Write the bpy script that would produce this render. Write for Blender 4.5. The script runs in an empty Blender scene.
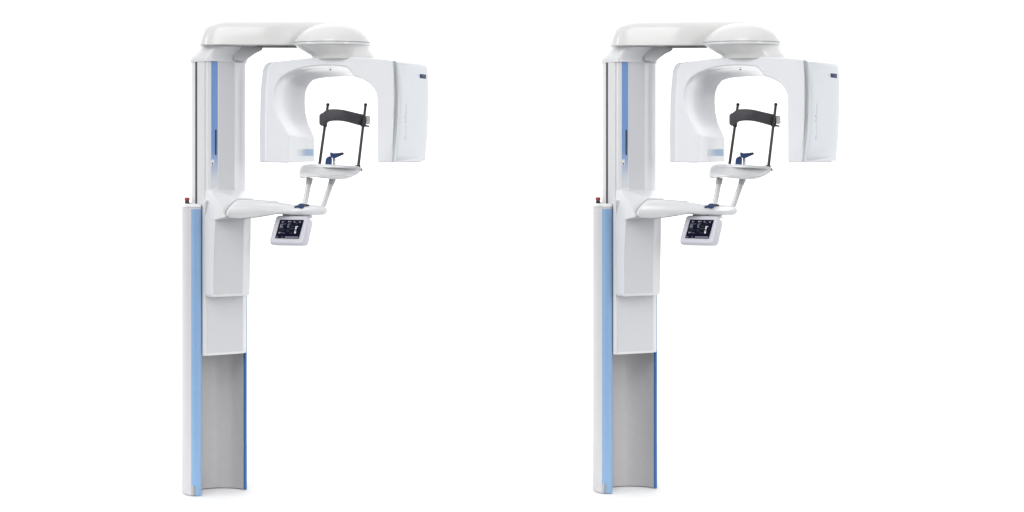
import bpy, bmesh, math
from mathutils import Vector, Matrix
sc = bpy.context.scene
COL = sc.collection

# ---------------------------------------------------------------- measures
S = 0.0048          # metres per picture unit on the machine's own mid plane
D = 12.0            # distance of the camera
HC = 1.563          # height of the lens
VH, U0 = 165.0, 305.0
B0 = Vector(((215 - U0) * S, 0.03, 0.0))      # base of the column (origin of a machine)

def P(u, v, y):
    k = S * (1 + y / D)
    return Vector(((u - U0) * k, y, HC + (VH - v) * k)) - B0
def XY(u, y):
    return Vector(((u - U0) * S * (1 + y / D), y, 0)) - B0
def Z(v, y=0.0):
    return HC + (VH - v) * S * (1 + y / D)

# ---------------------------------------------------------------- materials
def mat(name, col, rough=0.4, spec=0.5, metal=0.0, coat=0.0, var=0.03, bump=0.0, scale=40, emit=None):
    m = bpy.data.materials.new(name); m.use_nodes = True
    nt = m.node_tree; b = nt.nodes['Principled BSDF']
    b.inputs['Roughness'].default_value = rough
    b.inputs['Specular IOR Level'].default_value = spec
    b.inputs['Metallic'].default_value = metal
    b.inputs['Coat Weight'].default_value = coat
    b.inputs['Coat Roughness'].default_value = 0.06
    tc = nt.nodes.new('ShaderNodeTexCoord')
    n = nt.nodes.new('ShaderNodeTexNoise'); n.inputs['Scale'].default_value = scale
    n.inputs['Detail'].default_value = 5
    nt.links.new(tc.outputs['Object'], n.inputs['Vector'])
    r = nt.nodes.new('ShaderNodeValToRGB')
    r.color_ramp.elements[0].position = 0.3; r.color_ramp.elements[1].position = 0.7
    r.color_ramp.elements[0].color = (*[c * (1 - var) for c in col], 1)
    r.color_ramp.elements[1].color = (*[min(1, c * (1 + var)) for c in col], 1)
    nt.links.new(n.outputs['Fac'], r.inputs['Fac'])
    nt.links.new(r.outputs['Color'], b.inputs['Base Color'])
    mr = nt.nodes.new('ShaderNodeMapRange')
    mr.inputs['To Min'].default_value = max(0.02, rough - 0.3 * var); mr.inputs['To Max'].default_value = rough + 0.3 * var
    nt.links.new(n.outputs['Fac'], mr.inputs['Value']); nt.links.new(mr.outputs['Result'], b.inputs['Roughness'])
    if bump:
        n2 = nt.nodes.new('ShaderNodeTexNoise'); n2.inputs['Scale'].default_value = 900
        nt.links.new(tc.outputs['Object'], n2.inputs['Vector'])
        bp = nt.nodes.new('ShaderNodeBump'); bp.inputs['Strength'].default_value = bump
        bp.inputs['Distance'].default_value = 0.001
        nt.links.new(n2.outputs['Fac'], bp.inputs['Height']); nt.links.new(bp.outputs['Normal'], b.inputs['Normal'])
    if emit:
        b.inputs['Emission Color'].default_value = (*emit[0], 1); b.inputs['Emission Strength'].default_value = emit[1]
    return m

def fade_mat(name, col_a, col_b, axis, p0, p1, rough=0.35):
    """a print that fades from one ink to the other along one axis of its part"""
    m = bpy.data.materials.new(name); m.use_nodes = True
    nt = m.node_tree; b = nt.nodes['Principled BSDF']; b.inputs['Roughness'].default_value = rough
    tc = nt.nodes.new('ShaderNodeTexCoord'); sp = nt.nodes.new('ShaderNodeSeparateXYZ')
    nt.links.new(tc.outputs['Generated'], sp.inputs[0])
    r = nt.nodes.new('ShaderNodeValToRGB'); r.color_ramp.interpolation = 'EASE'
    r.color_ramp.elements[0].position = p0; r.color_ramp.elements[1].position = p1
    r.color_ramp.elements[0].color = (*col_a, 1); r.color_ramp.elements[1].color = (*col_b, 1)
    nt.links.new(sp.outputs[axis], r.inputs['Fac']); nt.links.new(r.outputs['Color'], b.inputs['Base Color'])
    return m

WHITE_C = (0.67, 0.677, 0.695)
WHITE = mat('white_enamel', WHITE_C, 0.30, coat=0.5, var=0.012, scale=14)
COOL = mat('cool_white_cover', (0.63, 0.665, 0.71), 0.28, coat=0.4, var=0.012, scale=14)
WARM = mat('warm_white_cover', (0.645, 0.645, 0.642), 0.32, coat=0.5, var=0.012, scale=14)
SHADED_WHITE = mat('shaded_white_enamel', (0.555, 0.56, 0.58), 0.38, coat=0.15, var=0.008)  # white enamel, with the grey of its shaded faces put into the colour
CHANNEL = mat('grey_anodised_liner', (0.43, 0.428, 0.44), 0.45, var=0.025, bump=0.08)
BLUE = mat('blue_edge_trim', (0.205, 0.345, 0.55), 0.38, var=0.02)
SHADED_BLUE = mat('shaded_blue_trim', (0.02, 0.125, 0.37), 0.4, var=0.02)  # the same blue trim, darkened in colour for the shaded right edge
NAVY = mat('navy_plastic', (0.014, 0.042, 0.135), 0.35, var=0.1)
BLACK = mat('black_plastic', (0.018, 0.018, 0.022), 0.4, var=0.1)
SLOT = mat('dark_slot', (0.06, 0.055, 0.055), 0.6, var=0.1)
BAND = mat('charcoal_padding', (0.055, 0.052, 0.06), 0.62, var=0.15, bump=0.2, scale=120)
ROD = mat('dark_metal_rod', (0.055, 0.048, 0.045), 0.34, metal=0.3, var=0.08)
GREY = mat('grey_trim', (0.27, 0.275, 0.275), 0.5, var=0.04)
MIDGREY = mat('mid_grey_trim', (0.42, 0.43, 0.43), 0.45, var=0.03)
RED = mat('dark_red_cap', (0.30, 0.035, 0.03), 0.4, var=0.08)
SCREEN = mat('screen_glass', (0.003, 0.003, 0.011), 0.25, spec=0.05, var=0.2, emit=((0.006, 0.006, 0.03), 0.3))
BEZEL = mat('bezel_plastic', (0.55, 0.55, 0.61), 0.35, coat=0.2, var=0.012)
GLYPH = mat('screen_glyph', (0.10, 0.10, 0.12), 0.5, spec=0.1, emit=((0.75, 0.78, 0.9), 0.26))
GLYPHB = mat('screen_glyph_bright', (0.2, 0.2, 0.22), 0.5, spec=0.1, emit=((0.85, 0.9, 0.85), 0.6))
GLYPHG = mat('screen_glyph_dim', (0.04, 0.06, 0.03), 0.5, spec=0.1, emit=((0.25, 0.33, 0.2), 0.18))
COLUMN = mat('column_enamel', (0.56, 0.56, 0.572), 0.42, spec=0.3, var=0.012, scale=14)
ARCH = mat('arch_enamel', (0.74, 0.755, 0.785), 0.28, coat=0.5, var=0.012, scale=14)
BADGE = mat('badge_ink', (0.02, 0.045, 0.17), 0.6, spec=0.1, var=0.05)
LETTER = mat('pale_lettering', (0.55, 0.56, 0.62), 0.4)
PAD = mat('pale_pad', (0.74, 0.74, 0.74), 0.5)
POST = mat('satin_post', (0.62, 0.625, 0.64), 0.28, metal=0.15, var=0.02)
STRIPE = fade_mat('fading_blue_stripe', (0.60, 0.62, 0.66), (0.15, 0.28, 0.56), 2, 0.02, 0.32)
WINDOW = fade_mat('fading_blue_mark', (0.74, 0.765, 0.79), (0.24, 0.41, 0.62), 0, 0.0, 0.6)
FLOORM = mat('white_floor', (0.96, 0.96, 0.96), 0.6, spec=0.2, var=0.004, scale=3)

# ---------------------------------------------------------------- mesh helpers
def finish(name, bm, m, parent, bevel=0.0, seg=3, angle=35, sub=0):
    bmesh.ops.remove_doubles(bm, verts=bm.verts, dist=1e-5)
    bmesh.ops.recalc_face_normals(bm, faces=bm.faces)
    me = bpy.data.meshes.new(name); bm.to_mesh(me); bm.free()
    me.materials.append(m)
    for p in me.polygons: p.use_smooth = True
    me.set_sharp_from_angle(angle=math.radians(angle))
    o = bpy.data.objects.new(name, me); COL.objects.link(o)
    if parent: o.parent = parent
    if bevel:
        md = o.modifiers.new('edge', 'BEVEL'); md.width = bevel; md.segments = seg
        md.limit_method = 'ANGLE'; md.angle_limit = math.radians(angle); md.harden_normals = True
    if sub:
        md = o.modifiers.new('smooth', 'SUBSURF'); md.levels = sub; md.render_levels = sub
    return o

def loft(rings, cap=True, bm=None):
    bm = bm or bmesh.new()
    vs = [[bm.verts.new(p) for p in r] for r in rings]
    n = len(rings[0])
    for a, b in zip(vs, vs[1:]):
        for i in range(n):
            j = (i + 1) % n
            bm.faces.new((a[i], a[j], b[j], b[i]))
    if cap:
        bm.faces.new(vs[0]); bm.faces.new(list(reversed(vs[-1])))
    return bm

def prism(plan, z0, z1, bm=None):          # plan: (u, y)
    pts = [XY(u, y) for u, y in plan]
    return loft([[Vector((p.x, p.y, z0)) for p in pts], [Vector((p.x, p.y, z1)) for p in pts]], bm=bm)

def smooth_line(pts, n=5):
    """Catmull-Rom through tuples of any length"""
    out = []
    for i in range(len(pts) - 1):
        p0 = pts[max(i - 1, 0)]; p1 = pts[i]; p2 = pts[i + 1]; p3 = pts[min(i + 2, len(pts) - 1)]
        for k in range(n):
            t = k / n
            out.append(tuple(0.5 * (2 * b + (c - a) * t + (2 * a - 5 * b + 4 * c - d) * t * t + (3 * b - a - 3 * c + d) * t ** 3)
                             for a, b, c, d in zip(p0, p1, p2, p3)))
    out.append(tuple(pts[-1]))
    return out

def fillet(pts, r, n=4):
    """round the corners of a closed 2-D/3-D outline"""
    out = []; N = len(pts)
    for i in range(N):
        p = Vector(pts[i]); a = Vector(pts[i - 1]); b = Vector(pts[(i + 1) % N])
        rr = r[i] if isinstance(r, (list, tuple)) else r
        if rr <= 0: out.append(tuple(p)); continue
        da = (a - p); db = (b - p)
        ra = min(rr, da.length * 0.45); rb = min(rr, db.length * 0.45)
        s = p + da.normalized() * ra; e = p + db.normalized() * rb
        for k in range(n + 1):
            t = k / n
            out.append(tuple(s * (1 - t) ** 2 + p * 2 * t * (1 - t) + e * t * t))
    return out

def tube(bm, a, b, r0, r1=None, n=20):
    r1 = r0 if r1 is None else r1
    d = (b - a).normalized(); q = d.to_track_quat('Z', 'Y').to_matrix()
    def ring(c, r): return [c + q @ Vector((math.cos(t * 2 * math.pi / n) * r, math.sin(t * 2 * math.pi / n) * r, 0)) for t in range(n)]
    return loft([ring(a, r0), ring(b, r1)], bm=bm)

def lathe(bm, c, axis, prof, n=40):        # prof: (along axis, radius)
    q = Vector(axis).normalized().to_track_quat('Z', 'Y').to_matrix()
    rings = [[c + q @ Vector((math.cos(t * 2 * math.pi / n) * r, math.sin(t * 2 * math.pi / n) * r, h)) for t in range(n)] for h, r in prof]
    return loft(rings, bm=bm)

def strip(plan, z0, z1, th, out):
    """a thin sheet along an open plan line, th thick towards 'out' (+1 left of travel, -1 right)"""
    p = [XY(u, y) for u, y in plan]; o = []
    for i in range(len(p)):
        t = (p[min(i + 1, len(p) - 1)] - p[max(i - 1, 0)]).normalized()
        o.append(p[i] + Vector((-t.y, t.x, 0)) * th * out)
    a = [q - (r - q) * 0.5 for q, r in zip(p, o)]
    ring = a + list(reversed(o))
    return loft([[Vector((q.x, q.y, z0)) for q in ring], [Vector((q.x, q.y, z1)) for q in ring]])

def slab(front, thick, shift=(0, 0), inset=0.0, mid=0.3, bevel_rings=True):
    """front: (u, v, y) outline; goes back by thick, the faces drawn in a little towards the centre line"""
    pts = [P(*f) for f in front]
    c = sum(pts, Vector()) / len(pts)
    off = Vector((shift[0], thick, shift[1]))
    def ring(t, k): return [c + off * t + (p - c) * k for p in pts] if k != 1 else [p + off * t for p in pts]
    return pts, c, off

def sheet(quad, th=0.001):                  # quad of Vectors, a thin plate raised along its normal towards the viewer
    n = (quad[1] - quad[0]).cross(quad[3] - quad[0]).normalized()
    if n.y > 0: n = -n
    return loft([[q - n * th for q in quad], [q + n * th for q in quad]])

def text_mesh(body, size):
    cu = bpy.data.curves.new('lettering', 'FONT'); cu.body = body; cu.size = size; cu.extrude = 0.0006
    cu.align_x = 'CENTER'; cu.align_y = 'CENTER'
    o = bpy.data.objects.new('lettering', cu); COL.objects.link(o)
    bpy.context.view_layer.update()
    me = bpy.data.meshes.new_from_object(o.evaluated_get(bpy.context.evaluated_depsgraph_get()))
    bpy.data.objects.remove(o)
    return me

# ================================================================= the machine
def make_machine():
    root = bpy.data.objects.new('dental_xray_machine', None); COL.objects.link(root)
    root.empty_display_size = 0.2

    # ---------------- fixed floor column: a channel with blue front edges
    ztop = Z(206.5)
    outer_left = smooth_line([(186.5, 0.24), (183.4, 0.11), (183.0, 0.0), (184.6, -0.085), (188, -0.135), (192.2, -0.158)], 4)
    nose = smooth_line([(192.2, -0.158), (195.4, -0.167), (198.8, -0.167), (201.2, -0.159), (202.0, -0.146)], 4)
    chan = smooth_line([(200.9, 0.052), (203, 0.076), (210, 0.102), (217, 0.120), (227, 0.116), (236, 0.097), (244.0, 0.055)], 5)
    tip = [(244.3, 0.040), (245.5, 0.034), (246.9, 0.040)]
    right = [(247.1, 0.07), (246.5, 0.15), (241, 0.24)]
    plan = outer_left[:-1] + nose + [(200.8, -0.03)] + chan + tip + right
    col = finish('floor_column', prism(plan, 0.003, ztop), COLUMN, root, 0.003, 2, 50)
    liner = finish('channel_liner', strip(chan[1:], 0.004, ztop - .02, 0.002, -1), CHANNEL, col, 0, angle=50)
    finish('edge_trim', strip(nose, 0.0035, Z(209, -.16), 0.002, -1), BLUE, col, 0, angle=50)
    finish('edge_trim', strip(tip, 0.0045, ztop - .03, 0.0018, -1), SHADED_BLUE, col, 0, angle=50)  # right edge, its shade painted in as a darker blue
    # top cap over the left flange
    cap_plan = outer_left + nose[1:] + [(201.0, 0.02), (199, 0.24)]
    cp = [XY(*q) for q in cap_plan]; cc = sum(cp, Vector()) / len(cp)
    rings = []
    for v, k in ((206.4, 1.015), (205.0, 1.015), (204.0, 0.985), (203.4, 0.92)):
        rings.append([Vector(((cc + (q - cc) * k).x, (cc + (q - cc) * k).y, Z(v))) for q in cp])
    finish('column_cap', loft(rings), WHITE, col, 0, angle=60)
    # floor clip at the foot of the blue edge
    bm = bmesh.new()
    q = [P(192.3, 485, -.1685), P(194.2, 485, -.1705), P(194.2, 494.2, -.1705), P(192.3, 494.2, -.1685)]
    loft([[p + Vector((0, .012, 0)) for p in q], q], bm=bm)
    clip = finish('floor_clip', bm, MIDGREY, col, 0.0006, 2)
    q = [P(194.5, 485.6, -.171), P(196.1, 485.6, -.172), P(196.1, 494.3, -.172), P(194.5, 494.3, -.171)]
    finish('clip_tab', loft([[p + Vector((0, .008, 0)) for p in q], q]), GREY, clip, 0.0005, 2)

    # emergency stop
    b = P(187.9, 204.0, 0.0); up = (0, 0, 1)
    stop = finish('stop_button', lathe(bmesh.new(), b, up, [(-.004, .0105), (.011, .0115), (.0135, .010), (.016, .0075)]), BLACK, root, 0, angle=40)
    finish('button_cap', lathe(bmesh.new(), b, up, [(.0145, .0075), (.019, .012), (.027, .0125), (.031, .0105), (.0325, .005)]), RED, stop, 0, angle=40)
    bm = bmesh.new(); tube(bm, P(189.5, 202.8, .0), P(192.8, 203.6, .01), .003)
    finish('cable', bm, GREY, stop)

    # ---------------- telescopic column
    fr = lambda u, o=0.0: -0.10 + (u - 208) * S * 0.72 + o      # its front face in plan
    upper = [(193.5, 0.15), (192.2, 0.07), (192.1, 0.03)] + [(195.2, 0.0), (199, -0.03), (203, -0.06), (205.4, -0.076), (206.0, -0.074), (207.0, -0.079), (207.4, -0.090), (208.2, -0.098)] + \
            [(u, fr(u)) for u in (212, 220, 228, 233.5)] + [(235.0, fr(235.0, .002)), (236.2, 0.012), (240.6, 0.052), (244.4, 0.090), (246.0, 0.116), (245.6, 0.14), (243, 0.18)]
    tele = finish('telescopic_column', prism(upper, Z(352), Z(59)), WHITE, root, 0.002, 2, 45)
    finish('guide_slot', strip([(196.2, -0.0085), (197.9, -0.0215)], Z(203.5), Z(62.0), 0.0012, -1), SLOT, tele)
    fp = finish('front_panel', strip([(219.3, fr(219.3)), (234.4, fr(234.4))], Z(200), Z(60.5), 0.0012, -1), SHADED_WHITE, tele, 0.0004, 2)  # front face of the column, shade included in its grey
    st = finish('blue_stripe', strip([(211.9, fr(211.9)), (218.1, fr(218.1))], Z(187), Z(60.2), 0.0016, -1), STRIPE, tele)
    finish('position_scale', strip([(215.5, fr(215.5, -.0016)), (217.0, fr(217.0, -.0016))], Z(155), Z(130), 0.0012, -1), BLACK, st)
    em = finish('emblem', strip([(211.9, fr(211.9, -.0016)), (214.5, fr(214.5, -.0016))], Z(165.2), Z(159.6), 0.001, -1), PAD, st)
    finish('emblem_mark', strip([(212.7, fr(212.7, -.0028)), (213.8, fr(213.8, -.0028))], Z(164.6), Z(162.8), 0.001, -1), BLACK, st)

    # ---------------- lower cover of the carriage
    low = [(203.0, 0.02), (202.6, -0.08), (202.7, -0.150), (203.4, -0.156), (206.2, -0.160), (206.6, -0.155), (207.3, -0.152), (207.8, -0.154),
           (224, -0.0922), (238, -0.0388), (243.0, -0.0197), (245.6, 0.012), (246.6, 0.024), (246.4, 0.022), (244, 0.10)]
    low = low[:-2] + [(246.2, 0.023), (243, 0.06)]
    zb = Z(354.6, -.12)
    pts = [XY(*q) for q in low]; c0 = sum(pts, Vector()) / len(pts)
    rr = []
    for z, k in ((zb, .985), (zb + .006, 1.0), (Z(200), 1.0)):
        rr.append([Vector(((c0 + (q - c0) * k).x, (c0 + (q - c0) * k).y, z)) for q in pts])
    lc = finish('lower_cover', loft(rr), WHITE, root, 0.0012, 2, 40)
    yl = lambda u: -0.154 + (u - 207.8) * (0.1343 / 35.2)
    finish('cover_front_shade', strip([(207.9, yl(207.9)), (242.9, yl(242.9))], zb + .012, Z(220), 0.0012, -1), SHADED_WHITE, lc, 0.0004, 2)  # thin sheet that paints the shade on the cover's white front

    # ---------------- carriage with its collar
    def cring(v, pl):
        return [Vector((XY(u, y).x, XY(u, y).y, Z(v, -.15))) for u, y in pl]
    ctop = fillet([(204.8, -0.02), (205.2, -0.166), (215.6, -0.238), (244.8, -0.125), (251.4, -0.065), (250.6, 0.05)], [0] * 6)
    cmid = [(205.4, -0.02), (205.6, -0.166), (214.4, -0.230), (244.4, -0.115), (251.0, -0.06), (250.2, 0.05)]
    cbot = [(206.0, -0.02), (206.2, -0.166), (213.8, -0.222), (243.6, -0.108), (250.2, -0.055), (249.4, 0.04)]
    cend = [(206.8, -0.02), (207.0, -0.160), (214.0, -0.212), (243.2, -0.100), (249.2, -0.052), (248.4, 0.03)]
    car = finish('carriage', loft([cring(216, ctop), cring(250, cmid), cring(294, cbot), cring(296.3, cend)]), WHITE, root, 0.005, 3, 20)
    pl = []
    for v, yoff, ul, ur in ((218.5, 0, 215.9, 243.9), (250, 0, 214.5, 243.5), (293.6, 0, 213.8, 242.7)):
        t = (v - 216) / 34 if v < 250 else 1 + (v - 250) / 44
        A = ctop if t < 1 else cmid; Bq = cmid if t < 1 else cbot; f = t if t < 1 else t - 1
        L = [A[2][i] * (1 - f) + Bq[2][i] * f for i in (0, 1)]; R = [A[3][i] * (1 - f) + Bq[3][i] * f for i in (0, 1)]
        yy = lambda u: L[1] + (u - L[0]) / (R[0] - L[0]) * (R[1] - L[1])
        for w in (ul, ur): pl.append(Vector((XY(w, yy(w)).x, XY(w, yy(w)).y, Z(v, -.15))))
    bm = bmesh.new(); nrm = Vector((0.55, -0.83, 0)).normalized()
    loft([[p - nrm * .002 for p in (pl[0], pl[1], pl[3], pl[5], pl[4], pl[2])], [p + nrm * .0012 for p in (pl[0], pl[1], pl[3], pl[5], pl[4], pl[2])]], bm=bm)
    finish('carriage_front_shade', bm, SHADED_WHITE, car, 0.0006, 2)  # grey sheet for the shaded look of the white front face
    hull = [(206, 191, -.09), (211, 189.5, -.112), (235, 189.8, -.015), (244.8, 190.5, .05), (206.0, 191, .06), (244, 191, .10),
            (215, 198, -.20), (223, 211, -.28), (225.5, 217, -.30), (254, 198.6, -.06), (240, 198, -.18), (254, 202, -.05), (252, 200, .03),
            (205.0, 222, -.166), (215.6, 219.8, -.240), (246, 217.4, -.19), (252, 214, -.09), (205, 222, .0), (249.5, 218, .03)]
    bm = bmesh.new()
    vs = [bm.verts.new(P(*h)) for h in hull]
    r = bmesh.ops.convex_hull(bm, input=vs)
    bmesh.ops.delete(bm, geom=[v for v in bm.verts if not v.link_faces], context='VERTS')
    bmesh.ops.dissolve_limit(bm, angle_limit=math.radians(4), verts=bm.verts, edges=bm.edges)
    finish('arm_collar', bm, WHITE, car, 0.004, 3, 12)

    # ---------------- patient support arm
    ya = lambda u: -0.322 + (u - 226) * 0.0019
    out = [(226.2, 215.6), (227, 211), (230, 206.6), (234.5, 201.8), (237.7, 199.7), (245, 199.8), (260, 200.6), (275, 201.6), (286, 203.2), (295, 204.6), (310, 204.6), (320, 205.2),
           (325, 206.4), (327.4, 209.6), (326.6, 213.4), (323, 215), (310, 215.4), (292, 215.2), (279.5, 214.0), (266, 215.4), (252, 217.4), (240, 218.4), (230, 218.0)]
    def armring(yo, dv, squeeze):
        r = []
        for u, v in out:
            cv = 210 + (u - 276) * 0.002
            r.append(P(277 + (u - 277) * (1 - squeeze * .12), cv + (v - cv) * (1 - squeeze) + dv, ya(u) + yo))
        return r
    arm = finish('support_arm', loft([armring(-.006, 0, .34), armring(-.001, 0, .14), armring(.012, 0, .03), armring(.03, 0, 0), armring(.09, 0, 0), armring(.108, 0, .10), armring(.115, 0, .3)]), WHITE, root, 0, angle=60)
    gk = []
    gout = [(225.2, 216.2), (226.0, 210.8), (229.2, 206.2), (233.9, 201.2), (237.3, 198.9), (245, 199.0), (260, 199.9), (275, 200.9), (279, 201.6), (279, 210), (275, 214.6), (258, 217.4), (242, 219.2), (230, 218.9)]
    gk = [[P(u, v, ya(u) + yo) for u, v in gout] for yo in (.034, .05)]
    finish('arm_gasket', loft(gk), MIDGREY, arm, 0.001, 2)
    # blue thumb knob on the arm
    kn = bmesh.new(); lathe(kn, P(301.3, 206.3, -.183), (0.1, -.45, 1), [(-.006, .012), (0, .016), (.006, .0165), (.010, .013), (.012, .006)], 24)
    kn2 = finish('clamp_knob', kn, NAVY, arm, 0, angle=50)
    bm = bmesh.new(); tube(bm, P(300, 205.9, -.194), P(294.6, 207.2, -.197), .0065, .005); finish('knob_lever', bm, NAVY, kn2)
    bm = bmesh.new(); tube(bm, P(303, 205.0, -.184), P(309, 205.2, -.175), .0055, .004); finish('knob_pin', bm, BLACK, kn2)
    # end piece and under-arm mount
    q = [(283, 213.5), (311, 213.8), (313.5, 218.5), (282, 218.5)]
    mount = finish('panel_mount', loft([[P(u, v, -.15) for u, v in q], [P(u, v, -.07) for u, v in q]]), WARM, arm, 0.006, 3)
    q = [(296, 214.7), (310.5, 214.5), (310.5, 216.0), (296, 216.2)]
    finish('mount_gap', loft([[P(u, v, -.1535) for u, v in q], [P(u, v, -.14) for u, v in q]]), MIDGREY, arm, 0.0005, 1)

    # ---------------- control panel
    f4 = [(276.4, 215.9, -.17), (307.8, 216.4, -.215), (302.0, 243.4, -.265), (269.4, 242.0, -.22)]
    m4 = [(277.0, 215.4, -.162), (309.6, 216.6, -.206), (304.0, 245.8, -.254), (269.8, 244.8, -.209)]
    b4 = [(281, 216.4, -.125), (313.6, 221.0, -.160), (308.0, 246.2, -.215), (274, 245.8, -.175)]
    def rnd(q, r):
        return fillet([tuple(P(*x)) for x in q], r, 5)
    cp_ = finish('control_panel', loft([rnd(f4, .017), rnd(m4, .018), rnd(b4, .018)]), BEZEL, root, 0.0035, 3, 25)
    F = [P(*x) for x in f4]
    nF = (F[1] - F[0]).cross(F[3] - F[0]).normalized()
    if nF.y > 0: nF = -nF
    sq = [(280.2, 219.5), (304.0, 219.9), (298.8, 238.5), (275.1, 238.2)]
    def on_face(u, v, lift):
        o = Vector((0, 0, HC)) - B0 + Vector((0, -D, 0)); o.x = -B0.x
        d = P(u, v, 0.0) - o
        t = ((F[0] + nF * lift) - o).dot(nF) / d.dot(nF)
        return o + d * t
    scr = finish('screen', loft([[on_face(u, v, -.002) for u, v in sq], [on_face(u, v, .0015) for u, v in sq]]), SCREEN, cp_, 0.0006, 2)
    def bil(s, t):
        a = Vector(sq[0]).lerp(Vector(sq[1]), s); b = Vector(sq[3]).lerp(Vector(sq[2]), s); p = a.lerp(b, t); return p.x, p.y
    marks = [(.10, .08, .14, .15, 0), (.155, .09, .20, .11, 0), (.155, .125, .19, .145, 0), (.36, .07, .41, .14, 0), (.42, .08, .50, .10, 0), (.42, .12, .48, .135, 0), (.60, .05, .625, .15, 0), (.64, .13, .70, .15, 0), (.81, .09, .90, .12, 0), (.83, .14, .89, .16, 0),
             (.07, .23, .22, .25, 0), (.07, .28, .12, .33, 0), (.13, .28, .18, .30, 0), (.07, .355, .10, .42, 0), (.11, .355, .14, .42, 0), (.15, .355, .19, .42, 0), (.24, .22, .30, .235, 0), (.38, .22, .50, .235, 0), (.38, .27, .41, .33, 0), (.42, .27, .46, .29, 0), (.39, .36, .43, .42, 0), (.44, .38, .48, .40, 0),
             (.55, .34, .66, .36, 1), (.50, .47, .68, .49, 1), (.72, .18, .78, .20, 1), (.72, .34, .83, .38, 2), (.73, .40, .79, .51, 2), (.73, .58, .80, .63, 2), (.74, .65, .81, .73, 2),
             (.08, .66, .13, .73, 0), (.14, .66, .16, .73, 0), (.17, .67, .22, .69, 0), (.24, .71, .34, .725, 0), (.40, .60, .52, .615, 1), (.05, .90, .08, .96, 0), (.09, .91, .12, .93, 0), (.27, .91, .30, .96, 0), (.40, .905, .96, .955, 0), (.05, .48, .24, .495, 1),
             (.06, .56, .30, .57, 1), (.38, .52, .47, .53, 1), (.55, .70, .67, .715, 1)]
    for kind, nm, mm in ((0, 'screen_values', GLYPH), (6, 'screen_exposure_row', GLYPH), (5, 'screen_settings', GLYPH), (3, 'screen_icon_row', GLYPH), (4, 'screen_status_bar', GLYPH), (1, 'screen_dim_readout', GLYPHG), (2, 'screen_bright_readout', GLYPHB)):
        bm = bmesh.new()
        for s0, t0, s1, t1, kd in marks:
            if kd == 0: kd = 3 if t0 < .2 else 4 if t0 > .88 else 5 if s0 > .37 else 6 if t0 > .5 else 0
            if kd != kind: continue
            qs = [bil(s0, t0), bil(s1, t0), bil(s1, t1), bil(s0, t1)]
            loft([[on_face(u, v, .001) for u, v in qs], [on_face(u, v, .0021) for u, v in qs]], bm=bm)
        finish(nm, bm, mm, scr)

    # ---------------- chin tray and its posts
    tr = [(300.2, 168.5), (302.3, 165.8), (306, 164.6), (312, 164.2), (320, 164.2), (335, 164.8), (350, 165.5), (357.5, 166.1), (360.4, 167.2), (361.3, 169.8), (358.5, 173.0), (354, 175.4), (349.7, 177.0),
          (344.8, 178.4), (336, 178.7), (325, 177.9), (314.5, 176.8), (307, 177.2), (301.8, 177.6), (299.4, 176.2), (299.2, 172)]
    tr = smooth_line(tr + [tr[0]], 2)[:-1]
    yt = lambda u: -0.16 + abs(u - 330) ** 2 * 0.000075
    def tring(yo, k, lift=0):
        return [P(330 + (u - 330) * (1 - .25 * k), 171.2 + (v - 171) * 1.06 * (1 - k) + lift, yt(u) + yo) for u, v in tr]
    tray = finish('chin_tray', loft([tring(-.006, .45), tring(-.004, .14), tring(.004, .035), tring(.016, 0), tring(.13, 0), tring(.15, .12), tring(.155, .4)]), WHITE, root, 0, angle=60)
    bm = bmesh.new(); lathe(bm, P(357.8, 166.4, -.08), (0, 0, 1), [(-.004, .013), (.003, .013), (.007, .011)], 20); finish('rod_socket', bm, BLACK, tray, 0.001, 2)
    bm = bmesh.new(); tube(bm, P(361.0, 168.2, -.08), P(361.9, 171.2, -.08), .005, .004); finish('tray_latch', bm, GREY, tray)
    for (a, b_, y) in (((309.2, 181, ), (304.4, 206.5), -.06), ((331.9, 181), (322.6, 207.5), -.06)):
        bm = bmesh.new(); tube(bm, P(a[0], a[1], y), P(b_[0], b_[1], y), .0128)
        po = finish('tray_post', bm, POST, root, 0, angle=50)
        bm = bmesh.new(); dirv = (P(b_[0], b_[1], y) - P(a[0], a[1], y)).normalized()
        c = P(a[0], a[1], y)
        tube(bm, c - dirv * .016, c + dirv * .016, .016, .0142); finish('post_bracket', bm, MIDGREY, po, 0.0015, 2)

    # ---------------- chin rest
    blk = [(325.0, 164.8), (325.6, 158.8), (327.2, 157.2), (329.4, 156.0), (331.4, 157.0), (332.0, 159), (331.8, 164.8)]
    cr = finish('chin_rest', loft([[P(u, v, -.085) for u, v in blk], [P(u, v, -.035) for u, v in blk]]), NAVY, root, 0.003, 3)
    tp = [(329.8, 152.4), (331.5, 152.3), (333.2, 153.2), (337, 152.9), (342.6, 152.6), (343.5, 153.4), (342.4, 155.0), (339.4, 156.4), (336, 157.9), (332.6, 158.2), (330.2, 156.2)]
    finish('chin_cup', loft([[P(u, v, -.10) for u, v in tp], [P(u, v, -.03) for u, v in tp]]), NAVY, cr, 0.0025, 3)
    t2 = [(339.3, 152.7), (342.8, 152.2), (344.0, 153.3), (343.4, 154.9), (340.0, 155.0)]
    finish('cup_tip', loft([[P(u, v, -.103) for u, v in t2], [P(u, v, -.03) for u, v in t2]]), BLACK, cr, 0.0015, 2)
    bm = bmesh.new(); tube(bm, P(334.2, 165, -.07), P(334.0, 156.5, -.07), .0065); finish('chin_stem', bm, POST, cr)

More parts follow.
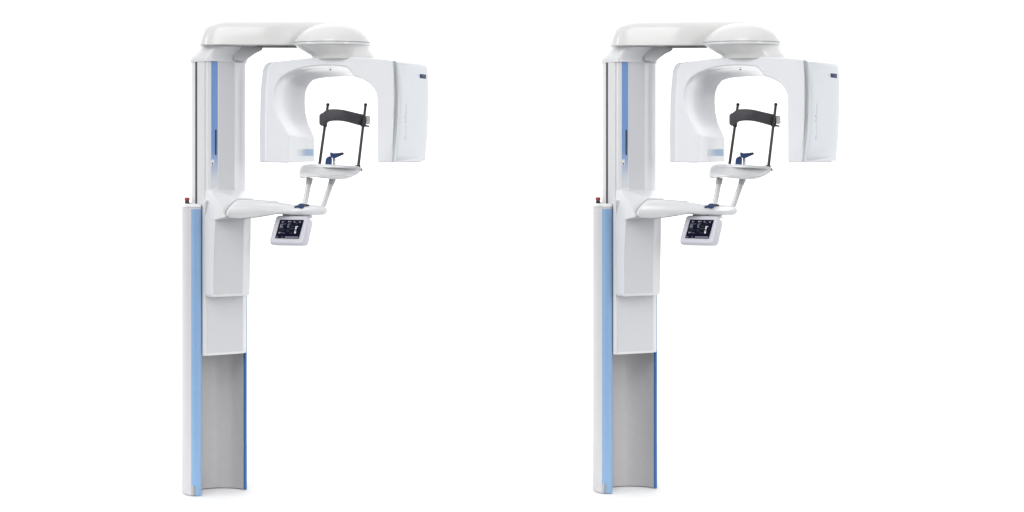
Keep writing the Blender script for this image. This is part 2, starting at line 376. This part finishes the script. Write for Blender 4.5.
    # ---------------- head support: rods, band, pad
    for top, bot, yT, yB in (((327.8, 104.6), (319.4, 165), -.0, -.02), ((365.5, 104.6), (358.2, 166.5), -.055, -.075)):
        bm = bmesh.new(); a = P(*top, yT); b_ = P(*bot, yB); tube(bm, a, b_, .0066, .0072)
        rod = finish('support_rod', bm, ROD, root, 0, angle=50)
        bm = bmesh.new(); lathe(bm, a - Vector((0, 0, .007)), (0, 0, 1), [(-.001, .004), (.002, .0075), (.007, .0088), (.012, .0075), (.015, .003)], 20)
        finish('rod_knob', bm, BLACK, rod, 0, angle=60)
        t = 125.3
        c = a.lerp(b_, (t - top[1]) / (bot[1] - top[1]))
        bm = bmesh.new(); dd = (b_ - a).normalized(); tube(bm, c - dd * .007, c + dd * .007, .0105); finish('rod_clamp', bm, BLACK, rod, 0.001, 2)
    bl = [(319.2, 114.2, 124.8, .035), (319.5, 113.7, 125.2, .005), (321, 113.3, 125.4, -.02), (323, 111.8, 124.6, -.05), (325.6, 110.1, 121.8, -.078), (329, 109.5, 120.7, -.10), (334, 109.3, 120.3, -.117), (340, 109.6, 120.4, -.124),
          (345, 110.3, 120.9, -.120), (350, 111.4, 121.9, -.108), (355, 112.6, 123.2, -.090), (360, 113.7, 124.5, -.066), (364.2, 114.6, 125.6, -.038), (366.0, 115.2, 126.0, -.018)]
    bl = smooth_line(bl, 4)
    rings = []
    for i, (u, vt, vb, y) in enumerate(bl):
        a = bl[max(i - 1, 0)]; c = bl[min(i + 1, len(bl) - 1)]
        t = (P(c[0], 118, c[3]) - P(a[0], 118, a[3])); t.z = 0; t.normalize()
        nb = Vector((-t.y, t.x, 0)) * .019
        T = P(u, vt - .3, y); Bt = P(u, vb + .4, y); e = Vector((0, 0, .008))
        e2 = nb * .30
        rings.append([T + e2, T - e, Bt + e, Bt + e2, Bt + nb - e2, Bt + nb + e, T + nb - e, T + nb - e2])
    band = finish('head_band', loft(rings), BAND, root, 0.0, 2, 62)
    q = [(362.5, 124.4), (368.6, 125.3), (369.6, 126.2), (368.8, 127.0), (363, 126.4)]
    finish('band_tab', loft([[P(u, v, -.06) for u, v in q], [P(u, v, -.0) for u, v in q]]), BLACK, band, 0.0012, 2)
    q = fillet([(365.6, 115.4), (370.0, 115.8), (370.4, 123.8), (366.2, 124.4)], 1.0, 3)
    finish('temple_pad', loft([[P(u, v, -.035) for u, v in q], [P(u, v, .02) for u, v in q]]), PAD, band, 0.003, 3)
    q = fillet([(324.6, 121.8), (327.0, 121.6), (327.6, 124.2), (325, 124.8)], .5, 3)
    finish('temple_pad', loft([[P(u, v, .0) for u, v in q], [P(u, v, .03) for u, v in q]]), PAD, band, 0.002, 3)

    # ---------------- column head and overhead arm
    r0 = [(192.0, .16), (191.7, .06), (192.0, .02), (199, -.035), (205.4, -.085), (209, -.108), (222, -.058), (235.2, -.008), (242, .035), (246.6, .075), (246.4, .13), (243, .18)]
    r2 = [(203.5, .16), (201.2, .09), (200.8, .04), (202.6, -.02), (207, -.065), (214, -.095), (224, -.098), (235, -.068), (245, -.01), (251, .05), (250, .12), (246, .17)]
    lerp = lambda k: [(a[0] + (b[0] - a[0]) * k, a[1] + (b[1] - a[1]) * k) for a, b in zip(r0, r2)]
    rings = []
    for v, k in ((62.3, 0), (60.0, -.02), (58.6, 0.03), (55.5, .26), (51.5, .62), (49.0, .92), (48.0, 1.04), (47.3, 1.07), (46.7, 1.02), (45.9, .95)):
        pl_ = lerp(k); pl_ = smooth_line(pl_ + [pl_[0]], 3)[:-1]
        rings.append([Vector((XY(u, y).x, XY(u, y).y, Z(v))) for u, y in pl_])
    head = finish('column_head', loft(rings), WHITE, root, 0, angle=50)
    q = smooth_line([(244, 62.2), (247.2, 59.8), (250, 57.6), (255.6, 53.6), (261.0, 51.0), (262.8, 48.6), (263.0, 45.4)], 3) + [(234, 45.4), (234, 60)]
    finish('arm_bracket', loft([[P(u, v, -.03) for u, v in q], [P(u, v, .13) for u, v in q]]), SHADED_WHITE, head, 0.006, 3, 30)

    def arm_plan(inx, iny):
        p = []
        ux = XY(200.3, 0).x
        hw = 0.135 - iny; rx = 0.11
        xr = XY(334, 0).x; xm = XY(262, 0).x
        y0 = -B0.y
        for k in range(17):
            t = math.pi / 2 + k * math.pi / 16
            ct, stt = math.cos(t), math.sin(t); e = 0.62
            p.append((ux + inx + rx * (1 + math.copysign(abs(ct) ** e, ct)), y0 + hw * math.copysign(abs(stt) ** e, stt)))
        p += [(xm, y0 - hw), (xm + .06, y0 - hw * .97), (xm + .13, y0 - hw * .78), (xr - .13, y0 - hw * .56), (xr, y0 - hw * .45), (xr, y0 + hw * .9), (xm, y0 + hw)]
        return p
    rings = []
    for v, ix, iy in ((46.6, .006, .006), (45.9, .0, .0), (44.5, .001, .001), (38, .009, .006), (31, .021, .012), (27.6, .034, .017), (25.6, .052, .024), (23.8, .070, .036), (22.3, .092, .062), (21.7, .112, .09), (21.5, .125, .11)):
        rings.append([Vector((x, y, Z(v))) for x, y in arm_plan(ix, iy)])
    oa = finish('overhead_arm', loft(rings), WARM, root, 0, angle=50)
    q = [(252, 45.2), (297, 45.2), (297, 48.0), (262, 48.0)]
    finish('underside_shadow', loft([[P(u, v, -.085) for u, v in q], [P(u, v, .085) for u, v in q]]), GREY, oa, 0.001, 2)  # dark strip standing in for the shadow under the arm

    # ---------------- pivot head
    def circ(u, v, rpx, y=-.10, n=56):
        c = P(u, v, y); r = rpx * S
        return [c + Vector((math.cos(2 * math.pi * k / n) * r, math.sin(2 * math.pi * k / n) * r, 0)) for k in range(n)]
    dome = [(334.5, 23.3, 3), (334.3, 23.5, 8), (334.0, 24.4, 14), (333.7, 26.0, 20), (333.3, 28.8, 26), (332.9, 32.2, 30.8), (332.5, 36.4, 34.6), (332.2, 40.2, 36.8), (332, 42.6, 37.6), (332, 43.6, 37.7)]
    ph = finish('pivot_head', loft([circ(*d) for d in dome]), WARM, root, 0, angle=50)
    rim = [(332, 43.2, 37.2), (332, 43.4, 38.2), (332, 44.4, 38.6), (332, 45.6, 38.2), (332, 45.9, 37.2)]
    finish('head_rim', loft([circ(*d) for d in rim]), WHITE, ph, 0, angle=50)
    bowl = [(332.0, 45.6, 37.2), (333.5, 47.6, 35.8), (336, 50.0, 34.2), (339.5, 53, 32.4), (342.5, 55.4, 31.2), (343.0, 56.6, 31.0), (343, 59.5, 30.6)]
    finish('head_bowl', loft([circ(*d) for d in bowl]), WARM, ph, 0, angle=50)
    finish('rim_seam', loft([circ(332, 42.5, 37.9), circ(332, 43.25, 37.95)]), GREY, ph, 0, angle=50)

    # ---------------- rotating arm (the big arch)
    kq = -math.tan(math.radians(22))
    q394 = (394 - U0) * S
    a0 = -0.33 * (1 - kq * q394 / D) - kq * q394
    def yfront(u, add=0.0):
        q = (u - U0) * S
        return (a0 + add + kq * q) / (1 - kq * q / D)
    Tn = Vector((.154, .38, 0))
    backadd = .38 - kq * .154
    inner_f = [(288.5, 162.8), (289, 148), (288.7, 135), (284.4, 127.5), (278.4, 118.5), (275.0, 108.5), (274.2, 98), (275.0, 90), (277.2, 83), (281.4, 77.5), (288, 73), (297, 69.2), (306, 67), (316, 65.7), (326, 65.2), (337, 65.4), (346.6, 66.8),
               (350.4, 71), (353.8, 75.9), (361, 78.3), (368, 82.0), (373.5, 87.3), (376.4, 93.5), (377.2, 103), (377.2, 130), (377.2, 162.3)]
    inner_b = [(315, 161.6), (315.1, 148), (314.8, 138.8), (311.6, 130.5), (308.3, 123), (305.9, 112), (305.3, 102), (305.5, 96), (306.2, 91.5), (308.4, 85.8), (312.8, 80.6), (320, 78.4), (327, 77.5), (335, 77), (343, 76.7), (350, 76.6), (357, 77.2),
               (363, 79), (369, 81), (378, 84), (386, 89), (394, 96), (400, 104), (404, 112), (406, 135), (406, 161.6)]
    fi = [P(u, v, yfront(u)) for u, v in inner_f]
    bi = [P(u, v, yfront(u, backadd)) for u, v in inner_b]
    outer_f = [(392.6, 162.6), (392.9, 130), (393.1, 100), (393.2, 80), (393.4, 60.2), (385, 58.9), (375, 58.0), (360, 57.4), (345, 57.2), (328, 57.3), (311, 57.9), (296, 59.2), (282, 61.0), (273, 63.0), (269.2, 66.4), (267.6, 72), (266.6, 85), (265.8, 100), (265.4, 130), (265.4, 162.4)]
    outer_m = [None] * 13 + [(268, 62.6), (264.6, 65), (262.4, 71), (261, 85), (260.1, 100), (259.4, 130), (259.6, 162.0)]
    fo = [P(u, v, yfront(u)) for u, v in outer_f]
    mo = [(fo[i] + Tn * .13) if m is None else P(m[0], m[1], yfront(m[0], .028)) for i, m in enumerate(outer_m)]
    zsq = lambda p: Vector((p.x, p.y, HC + (p.z - HC) * .989))
    bo = [zsq(p + Tn) for p in fo]
    mi = [f.lerp(b_, .13) for f, b_ in zip(fi, bi)]
    ring_f = fi + fo; ring_m = mi + mo; ring_b = bi + bo
    oc = sum(fi, Vector()) / len(fi)
    def mid(t, bow):
        r = []
        for k, (f, b_) in enumerate(zip(fi, bi)):
            p = f.lerp(b_, t); w = max(0.0, min(1.0, (16 - k) / 5.0, (k - 2) / 2.0))
            d = (f - (P(334, 118, yfront(334)) if f.z > P(0, 118, -.2).z else Vector((P(334, 118, yfront(334)).x, P(334, 118, yfront(334)).y, f.z)))).normalized()
            r.append(p + d * bow * w)
        for k, (m, b_) in enumerate(zip(mo, bo)):
            r.append(m.lerp(b_, (t - .13) / .87))
        return r
    ra = finish('rotating_arm', loft([ring_f, ring_m, mid(.3, .014), mid(.5, .020), mid(.7, .015), mid(.87, .006), ring_b]), ARCH, root, 0.006, 3, 28)

    av = Vector((math.cos(math.radians(22)), -math.sin(math.radians(22)), 0))
    def endp(u, v, lift):
        t = (u - 394) / 32.5
        return P(u, v, -.33 + .38 * t) + av * lift
    cov = [(394.8, 60.9), (396.2, 75), (397.0, 95), (396.6, 118), (395.2, 140), (393.2, 161.6), (423.6, 161.0), (425.0, 148), (426.2, 130), (427.0, 110), (427.2, 88), (426.9, 74), (425.8, 65.6), (424.2, 63.9)]
    c0 = sum((endp(u, v, 0) for u, v in cov), Vector()) / len(cov)
    def cvr(lift, k): return [c0 + (endp(u, v, 0) - c0) * k + av * lift for u, v in cov]
    sn = finish('sensor_cover', loft([cvr(-.002, 1.0), cvr(.003, 1.0), cvr(.0075, .988), cvr(.011, .96), cvr(.013, .9), cvr(.0135, .7), cvr(.0138, .4), cvr(.0139, .05)]), COOL, ra, 0, angle=40)
    seam = [(393.6, 60.4), (395.1, 75), (395.9, 95), (395.5, 118), (394.1, 140), (392.1, 161.8)]
    ring = [endp(u, v, .001) for u, v in seam]; w = (Tn.normalized()) * .005
    finish('cover_seam', loft([[p - av * .003 for p in ring] + [p + w - av * .003 for p in reversed(ring)], [p + av * .004 for p in ring] + [p + w + av * .004 for p in reversed(ring)]]), MIDGREY, ra)
    bq = [(416.9, 73.6), (423.3, 74.3), (423.3, 78.5), (416.9, 77.8)]
    bd = finish('badge', loft([[endp(u, v, .006) for u, v in bq], [endp(u, v, .0145) for u, v in bq]]), BADGE, sn, 0.0006, 2)
    bq = [(419.0, 74.6), (422.8, 75.0), (422.8, 77.2), (419.0, 76.8)]
    finish('badge_mark', loft([[endp(u, v, .0135) for u, v in bq], [endp(u, v, .0152) for u, v in bq]]), BLACK, bd)
    bq = [(414.6, 74.6), (415.8, 74.7), (415.8, 76.6), (414.6, 76.5)]
    finish('badge_dot', loft([[endp(u, v, .008) for u, v in bq], [endp(u, v, .0143) for u, v in bq]]), WINDOW, sn)
    tm = text_mesh('ProMax', .055)
    bm = bmesh.new(); bm.from_mesh(tm); bpy.data.meshes.remove(tm)
    ex = Vector((0, 0, -1)); ez = av.copy(); ey = Tn.normalized()
    M = Matrix((( -ex.x, ey.x, ez.x), (-ex.y, ey.y, ez.y), (-ex.z, ey.z, ez.z)))
    M = Matrix(((0, ey.x, ez.x), (0, ey.y, ez.y), (1, 0, 0)))
    M = Matrix(((0, -ey.x, ez.x), (0, -ey.y, ez.y), (1, 0, 0)))      # reads upward, seen from outside
    for v in bm.verts: v.co = endp(403.5, 122, .0141) + M @ v.co
    finish('lettering', bm, LETTER, sn)
    # beam window on the tube side
    def tubep(u, v, lift):
        t = (u - 288.5) / 26.5
        f = P(288.8, v, yfront(288.8)); b_ = P(315.05, v, yfront(315.05, backadd))
        # walk along the face until the picture column matches
        for _ in range(1):
            lo, hi = 0.0, 1.0
            for _k in range(40):
                m_ = (lo + hi) / 2; p = f.lerp(b_, m_) + B0
                if p.x / (S * (1 + p.y / D)) + U0 < u: lo = m_
                else: hi = m_
        return f.lerp(b_, lo) + av * lift
    wq = [(298, 149.2), (313.0, 149.2), (313.0, 155.8), (298, 155.8)]
    finish('beam_window', loft([[tubep(u, v, -.002) for u, v in wq], [tubep(u, v, .0015) for u, v in wq]]), WINDOW, ra)
    bm = bmesh.new(); c = P(330.3, 70.2, yfront(330.3, .16)); tube(bm, c + Vector((0, 0, .006)), c + Vector((0, 0, -.0005)), .004)
    finish('screw', bm, GREY, ra)
    return root

def copy_tree(o, parent=None):
    c = o.copy(); COL.objects.link(c)
    if parent: c.parent = parent
    for ch in list(o.children): copy_tree(ch, c)
    return c

left = make_machine()
right = copy_tree(left)
for o, u, lab in ((left, U0, 'white and blue dental panoramic x-ray machine, the left one of two alike'),
                  (right, U0 + 410, 'white and blue dental panoramic x-ray machine, the right one of two alike')):
    th = math.atan((u - 512) * S / D)
    R = Matrix.Rotation(-th, 3, 'Z')
    o.location = Vector(((u - 512) * S, 0, 0)) + R @ B0
    o.rotation_euler = (0, 0, -th)
    o['label'] = lab; o['category'] = 'x-ray machine'; o['group'] = 'dental x-ray machines on white'

# ================================================================= studio
bm = bmesh.new()
bmesh.ops.create_grid(bm, x_segments=1, y_segments=1, size=1)
for v in bm.verts: v.co = Vector((v.co.x * 4.2, 0.3 + v.co.y * 1.7, 0))
fl = finish('floor', bm, FLOORM, None); fl['kind'] = 'structure'; fl['label'] = 'plain white studio floor'

# studio surround: bright white behind and above, softer from the viewer's side
w = bpy.data.worlds.new('World'); sc.world = w; w.use_nodes = True
nt = w.node_tree; bg = nt.nodes['Background']
tc = nt.nodes.new('ShaderNodeTexCoord'); sp = nt.nodes.new('ShaderNodeSeparateXYZ')
nt.links.new(tc.outputs['Generated'], sp.inputs[0])
def rng(sock, a, b, c, d):
    m = nt.nodes.new('ShaderNodeMapRange'); m.interpolation_type = 'SMOOTHSTEP'
    for k, v in zip(('From Min', 'From Max', 'To Min', 'To Max'), (a, b, c, d)): m.inputs[k].default_value = v
    nt.links.new(sock, m.inputs['Value']); return m.outputs['Result']
def math_(op, a, b):
    m = nt.nodes.new('ShaderNodeMath'); m.operation = op
    for i, s in enumerate((a, b)):
        if isinstance(s, float): m.inputs[i].default_value = s
        else: nt.links.new(s, m.inputs[i])
    return m.outputs[0]
WB, WF, WLOW, WT, WL, WR, WK = 1.4, 0.72, 0.16, 0.2, 0.15, 0.5, 9.0
X, Y, ZZ = sp.outputs['X'], sp.outputs['Y'], sp.outputs['Z']
front_lvl = math_('MULTIPLY', rng(ZZ, -0.12, 0.05, WLOW, WF), rng(X, -0.75, 0.65, 1.12, 0.76))
back_lvl = rng(ZZ, -0.42, -0.2, 0.35, WB)
back_k = rng(Y, 0.45, 0.75, 0.0, 1.0)
base = math_('ADD', front_lvl, math_('MULTIPLY', back_k, math_('SUBTRACT', back_lvl, front_lvl)))
top = rng(ZZ, 0.40, 0.95, 0.0, WT)
lowcut = rng(ZZ, -0.25, 0.05, 0.0, 1.0)
sides = math_('MULTIPLY', lowcut, math_('ADD', rng(X, -0.92, -0.60, WL, 0.0), rng(X, 0.62, 0.92, 0.0, WR)))
def softbox(d, c0, c1, k):
    v = nt.nodes.new('ShaderNodeVectorMath'); v.operation = 'DOT_PRODUCT'
    nt.links.new(tc.outputs['Generated'], v.inputs[0]); v.inputs[1].default_value = Vector(d).normalized()
    return rng(v.outputs['Value'], c0, c1, 0.0, k)
def strip_light(x0, x1, k):          # a tall narrow softbox on the viewer's side
    m = math_('MULTIPLY', rng(X, x0 - .02, x0 + .02, 0.0, 1.0), rng(X, x1 - .02, x1 + .02, 1.0, 0.0))
    m = math_('MULTIPLY', m, rng(Y, -.2, 0.0, 1.0, 0.0))
    m = math_('MULTIPLY', m, math_('MULTIPLY', rng(ZZ, -.12, -.02, 0.0, 1.0), rng(ZZ, .45, .55, 1.0, 0.0)))
    return math_('MULTIPLY', m, k)
keys = math_('ADD', strip_light(.66, .76, WK), strip_light(-.92, -.84, WK * .7))
keys = math_('ADD', keys, softbox((-.10, -.80, .58), .955, .972, 4.0))
tot = math_('ADD', math_('ADD', base, top), math_('ADD', sides, keys))
nt.links.new(tot, bg.inputs['Strength'])
bg.inputs['Color'].default_value = (1, 1, 1, 1)

# ================================================================= camera
cam = bpy.data.cameras.new('camera'); co = bpy.data.objects.new('camera', cam); COL.objects.link(co)
co.location = (0, -D, HC); co.rotation_euler = (math.radians(90), 0, 0)
cam.sensor_width = 36; cam.lens = 36 * D / (1024 * S)
cam.shift_y = (VH - 256) / 1024.0
cam.clip_end = 500
sc.camera = co
sc.view_settings.view_transform = 'Standard'; sc.view_settings.look = 'None'
sc.view_settings.exposure = 0.05; sc.view_settings.gamma = 1
